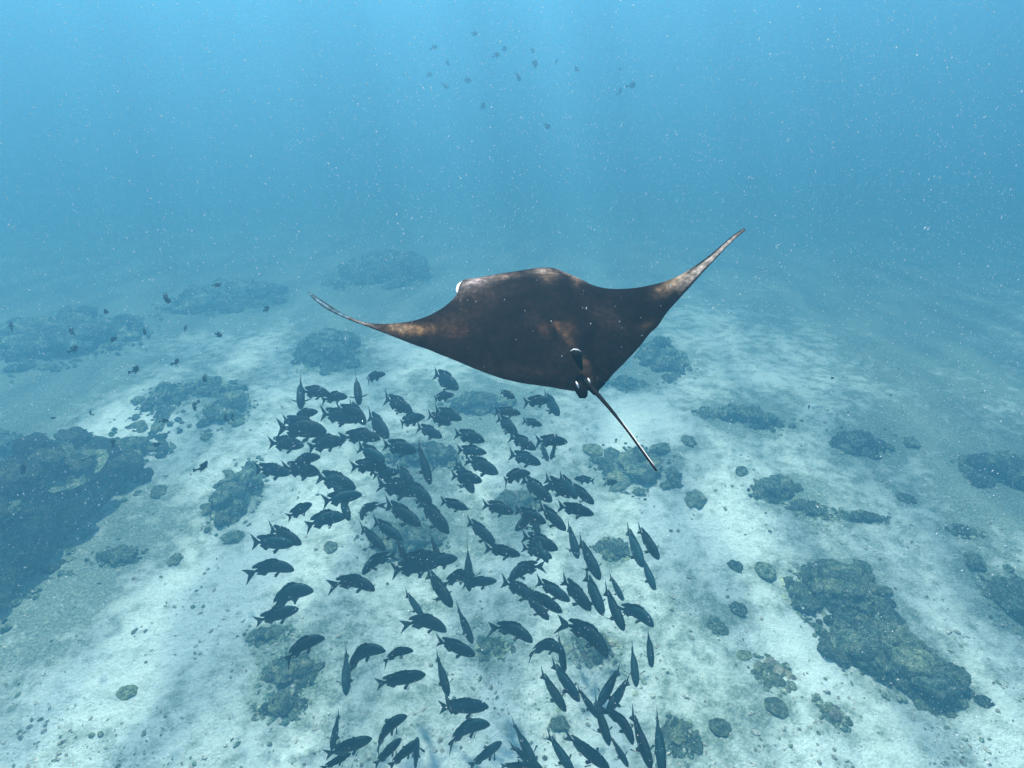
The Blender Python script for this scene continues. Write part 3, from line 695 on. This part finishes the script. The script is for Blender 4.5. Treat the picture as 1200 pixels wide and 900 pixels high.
# x, top, bottom, half width of the body, for a fish one unit long swimming to +x
PROF = [(.500, -.030, -.040, .004), (.492, -.006, -.062, .020), (.470, .030, -.085, .036), (.43, .075, -.112, .054), (.38, .118, -.138, .069), (.30, .165, -.165, .081), (.20, .192, -.182, .086), (.10, .200, -.186, .084),
        (.0, .192, -.180, .078), (-.08, .172, -.165, .068), (-.16, .122, -.126, .050), (-.22, .082, -.086, .037), (-.28, .052, -.056, .026), (-.33, .039, -.043, .018), (-.37, .040, -.044, .013), (-.385, .042, -.046, .006)]
def bend(p, bq):
    x = p.x; d = x - .12
    if d < 0: y = -bq * .95 * d * d; ang = 2 * bq * .95 * -d
    else: y = -bq * .45 * d * d; ang = -2 * bq * .45 * d
    return Vector((x - p.y * math.sin(ang) * .9 - (abs(y) ** 2) * -.35, p.y * math.cos(ang) + y + bq * .03, p.z))
def fish_meshes(bq, deep, gape):
    M = {}
    v, f = [], []; n = 16
    for (x, tp_, bt, wd) in PROF:
        c, h = (tp_ + bt) / 2, (tp_ - bt) / 2
        for k in range(n):
            a = k * math.tau / n; cz, sy = math.cos(a), math.sin(a)
            y = wd * (abs(sy) ** .85) * (1 if sy >= 0 else -1)
            v.append(bend(Vector((x, y, (c + h * cz) * deep)), bq))
    for i in range(len(PROF) - 1):
        for k in range(n): f.append((i * n + k, i * n + (k + 1) % n, (i + 1) * n + (k + 1) % n, (i + 1) * n + k))
    f.append(tuple(range(n - 1, -1, -1))); f.append(tuple((len(PROF) - 1) * n + k for k in range(n)))
    M['body'] = mesh('body', v, f, M_FISH)
    def fin(name, outl, yoff=0.0, tilt=None, th=.006, seg=3):    # a thin wedge from a root line (first row) to a margin (second row)
        a_, b_ = outl; v, f = [], []; q = len(a_)
        for sgn in (1, -1):
            for r in range(seg + 1):
                u = r / seg
                for p0, p1 in zip(a_, b_):
                    p = Vector(p0).lerp(Vector(p1), u); nrm_ = Vector(tilt) if tilt else Vector((0, 1, 0))
                    v.append(bend(p + nrm_ * sgn * th * (1 - .75 * u), bq))
        W_ = (seg + 1) * q
        for r in range(seg):
            for k in range(q - 1):
                a = r * q + k; f.append((a, a + 1, a + q + 1, a + q)); f.append((W_ + a, W_ + a + q, W_ + a + q + 1, W_ + a + 1))
        ring = [k for k in range(q)] + [r * q + q - 1 for r in range(1, seg + 1)] + [seg * q + k for k in range(q - 2, -1, -1)] + [r * q for r in range(seg - 1, 0, -1)]
        for i in range(len(ring)):
            a, c = ring[i], ring[(i + 1) % len(ring)]; f.append((a, W_ + a, W_ + c, c))
        return mesh(name, v, f, M_FIN)
    D = deep
    M['tail_fin'] = fin('tail_fin', ([(-.34, 0, .044), (-.355, 0, .022), (-.36, 0, 0), (-.355, 0, -.024), (-.34, 0, -.048)],
                                     [(-.53, 0, .19 * gape), (-.482, 0, .085 * gape), (-.445, 0, -.004), (-.480, 0, -.09 * gape), (-.525, 0, -.192 * gape)]), th=.008)
    sp_ = [(.22, .03), (.17, .065), (.12, .052), (.07, .07), (.02, .055), (-.03, .066), (-.08, .052), (-.13, .075), (-.18, .085), (-.235, .10), (-.262, .055)]
    def top(x):
        for (xa, ta, *_), (xb, tb, *_) in zip(PROF, PROF[1:]):
            if xb <= x <= xa: return (ta + (tb - ta) * (xa - x) / (xa - xb)) * D
        return .05
    def bot(x):
        for (xa, _, ta, _w), (xb, _2, tb, _3) in zip(PROF, PROF[1:]):
            if xb <= x <= xa: return (ta + (tb - ta) * (xa - x) / (xa - xb)) * D
        return -.05
    M['dorsal_fin'] = fin('dorsal_fin', ([(x + .01, 0, top(x + .01) - .012) for x, h in sp_], [(x - .055 * (1 + (x < -.1)), 0, top(x) + h * 1.1) for x, h in sp_]))
    an = [(-.06, .03), (-.10, .085), (-.14, .08), (-.18, .055), (-.23, .05), (-.25, .02)]
    M['anal_fin'] = fin('anal_fin', ([(x, 0, bot(x) + .012) for x, h in an], [(x - .07, 0, bot(x) - h * 1.0) for x, h in an]))
    for s in (1, -1):
        M['pectoral_fin' + str(s)] = fin('pectoral_fin', ([(.215, s * .078, -.045), (.205, s * .080, -.075), (.19, s * .078, -.10)], [(.12, s * .235, -.06), (.075, s * .215, -.10), (.11, s * .165, -.125)]), tilt=(.25, 0, 1), th=.005)
        M['pelvic_fin' + str(s)] = fin('pelvic_fin', ([(.16, s * .02, bot(.16) + .01), (.13, s * .025, bot(.13) + .01), (.10, s * .02, bot(.10) + .01)], [(.07, s * .075, bot(.1) - .095), (.02, s * .07, bot(.1) - .08), (.03, s * .045, bot(.1) - .025)]), tilt=(.3, .9, 0), th=.005)
        bm = bmesh.new(); bmesh.ops.create_uvsphere(bm, u_segments=10, v_segments=6, radius=.020)
        for q in bm.verts: q.co = bend(Vector((q.co.x + .415, q.co.y * .5 + s * .056, q.co.z + .012 * D)), bq)
        me = bpy.data.meshes.new('eye'); bm.to_mesh(me); bm.free(); me.materials.append(M_EYE); M['eye' + str(s)] = me
    return M
VAR = {(bq, d): fish_meshes(bq, (.95, .84)[d], (1.1, 1.24)[d]) for bq in (-2, -1, 0, 1, 2) for d in (0, 1)}
proto = {}
for key, M in VAR.items():
    proto[key] = [(k.rstrip('-1'), me) for k, me in M.items()]
def pose(o, T, H, z, Lmax, pitch=0, roll=0):
    mx_, my_ = (T[0] + H[0]) / 2, (T[1] + H[1]) / 2; mpos = at(mx_, my_, z); k = 0.0
    while True:
        n = (Vector((0, 0, 1)) * (1 - k) - CF * k).normalized()
        def hit(p): r = ray(*p); return CP + r * ((mpos - CP).dot(n) / r.dot(n))
        a, b_ = hit(T), hit(H); L = (b_ - a).length
        if L <= Lmax or k >= 1: break
        k += .1
    x = (b_ - a).normalized(); up = Vector((0, .05 + .33 * max(0, min(1, (860 - my_) / 400)), 1)); y = up.cross(x).normalized(); zz = x.cross(y)
    if roll: q = Matrix.Rotation(roll, 3, x); y = q @ y; zz = q @ zz
    mat = Matrix((x, y, zz)).transposed().to_4x4(); o.matrix_world = Matrix.Translation((a + b_) / 2) @ mat @ Matrix.Scale(L * .96, 4)
    return L
g = random.Random(11); FG = 'dark reef fish schooling under the manta ray'
for ln in FISH.strip().splitlines():
    nums, lab = ln.split('|'); q = nums.split(); tx, ty, hx, hy = map(float, q[:4]); bq = int(q[4]); deepz = float(q[5]) if len(q) > 5 else 0
    my_ = (ty + hy) / 2; z = 5.3 + (900 - my_) * .0062 + g.uniform(-.45, .45) + deepz
    root = link('reef_fish', None); tag(root, lab.strip(), 'fish', FG); root.empty_display_size = .1
    z = min(z, (CAMZ - .8) / -ray((tx + hx) / 2, my_).z)
    pose(root, (tx, ty), (hx, hy), z, .64, 0, g.uniform(-.12, .12))
    for nm, me in proto[(max(-2, min(2, bq)), g.randrange(2))]: link(nm, me, root)

# small damselfish: body and fins in one mesh
def small_fish(seed):
    v, f = [], []; n = 10
    pr = [(.5, 0, .005), (.44, .10, .04), (.32, .19, .075), (.15, .25, .09), (-.02, .24, .075), (-.16, .16, .05), (-.27, .07, .025), (-.32, .05, .012), (-.50, .15, .006)]
    for x, h, w in pr:
        for k in range(n):
            a = k * math.tau / n; v.append(bend(Vector((x, w * math.sin(a), h * math.cos(a))), seed))
    for i in range(len(pr) - 1):
        for k in range(n): f.append((i * n + k, i * n + (k + 1) % n, (i + 1) * n + (k + 1) % n, (i + 1) * n + k))
    f.append(tuple(range(n - 1, -1, -1))); f.append(tuple((len(pr) - 1) * n + k for k in range(n)))
    def tri(ps):
        b0 = len(v)
        for s in (.006, -.006):
            for p in ps: v.append(bend(Vector((p[0], p[1] + s, p[2])), seed))
        f.append((b0, b0 + 1, b0 + 2)); f.append((b0 + 5, b0 + 4, b0 + 3))
        for i in range(3): f.append((b0 + i, b0 + 3 + i, b0 + 3 + (i + 1) % 3, b0 + (i + 1) % 3))
    tri([(.2, 0, .22), (-.15, 0, .15), (-.25, 0, .27)]); tri([(.0, 0, -.22), (-.16, 0, -.15), (-.24, 0, -.28)])
    for s in (1, -1): tri([(.2, s * .08, 0), (.12, s * .08, -.03), (.05, s * .22, -.05)])
    return mesh('small_fish', v, f, M_FISH)
SM = [small_fish(-1), small_fish(0), small_fish(1)]
for ln in TINY.strip().splitlines():
    nums, lab = ln.split('|'); x, y, L, ang, z = map(float, nums.split()); top_ = y < 200
    o = link('small_fish', g.choice(SM)); dx, dy = math.cos(R(ang)) * L / 2, -math.sin(R(ang)) * L / 2
    z *= 1.45 if top_ else 1
    tag(o, lab.strip(), 'fish', 'small dark fish in the hazy water above' if top_ else 'small dark fish over the left sand and reef')
    z = min(z, (CAMZ - .3) / max(.05, -ray(x, y).z))
    pose(o, (x - dx, y - dy), (x + dx, y + dy), z, .34, 0, g.uniform(-.4, .4))

# marine snow: drifting specks in the water, too many to count
m, t, b = newmat('drifting_specks'); b.inputs['Base Color'].default_value = (.7, .7, .68, 1); b.inputs['Roughness'].default_value = .8; M_SNOW = m
g = random.Random(21); vv, ff = [], []
OV = [(1, 0, 0), (-1, 0, 0), (0, 1, 0), (0, -1, 0), (0, 0, 1), (0, 0, -1)]; OF = [(0, 2, 4), (2, 1, 4), (1, 3, 4), (3, 0, 4), (2, 0, 5), (1, 2, 5), (3, 1, 5), (0, 3, 5)]
for k in range(SNOW_N):
    z = 1.3 + 8 * g.random() ** .7; r_ = ray(g.uniform(-150, 1350), g.uniform(-150, 1050)); p = CP + r_ * z
    p = p + Vector((g.gauss(0, .1), g.gauss(0, .1), g.gauss(0, .1)))
    if p.z > TOP - .1 or p.z < .3 or (p - CP).length < .5: continue
    keep = min(1, .18 + .75 * max(0, (p.z - 6.0) / 2.6)) * (.35 + 1.3 * max(0, .5 + noise.noise(p * .9)))
    if g.random() > keep: continue
    s = g.choice((.0003, .0004, .0004, .0005, .0006, .0007, .0009, .0013)) * (1 + .26 * z); st = g.uniform(1, 2.6); b0 = len(vv)
    q = Matrix.Rotation(g.uniform(-.6, .6), 3, 'Y')
    for v in OV: w = q @ Vector((v[0] * s, v[1] * s, v[2] * s * st)); vv.append(p + w)
    ff += [tuple(b0 + i for i in f) for f in OF]
tag(link('drifting_specks', mesh('drifting_specks', vv, ff, M_SNOW, False)), kind='stuff')
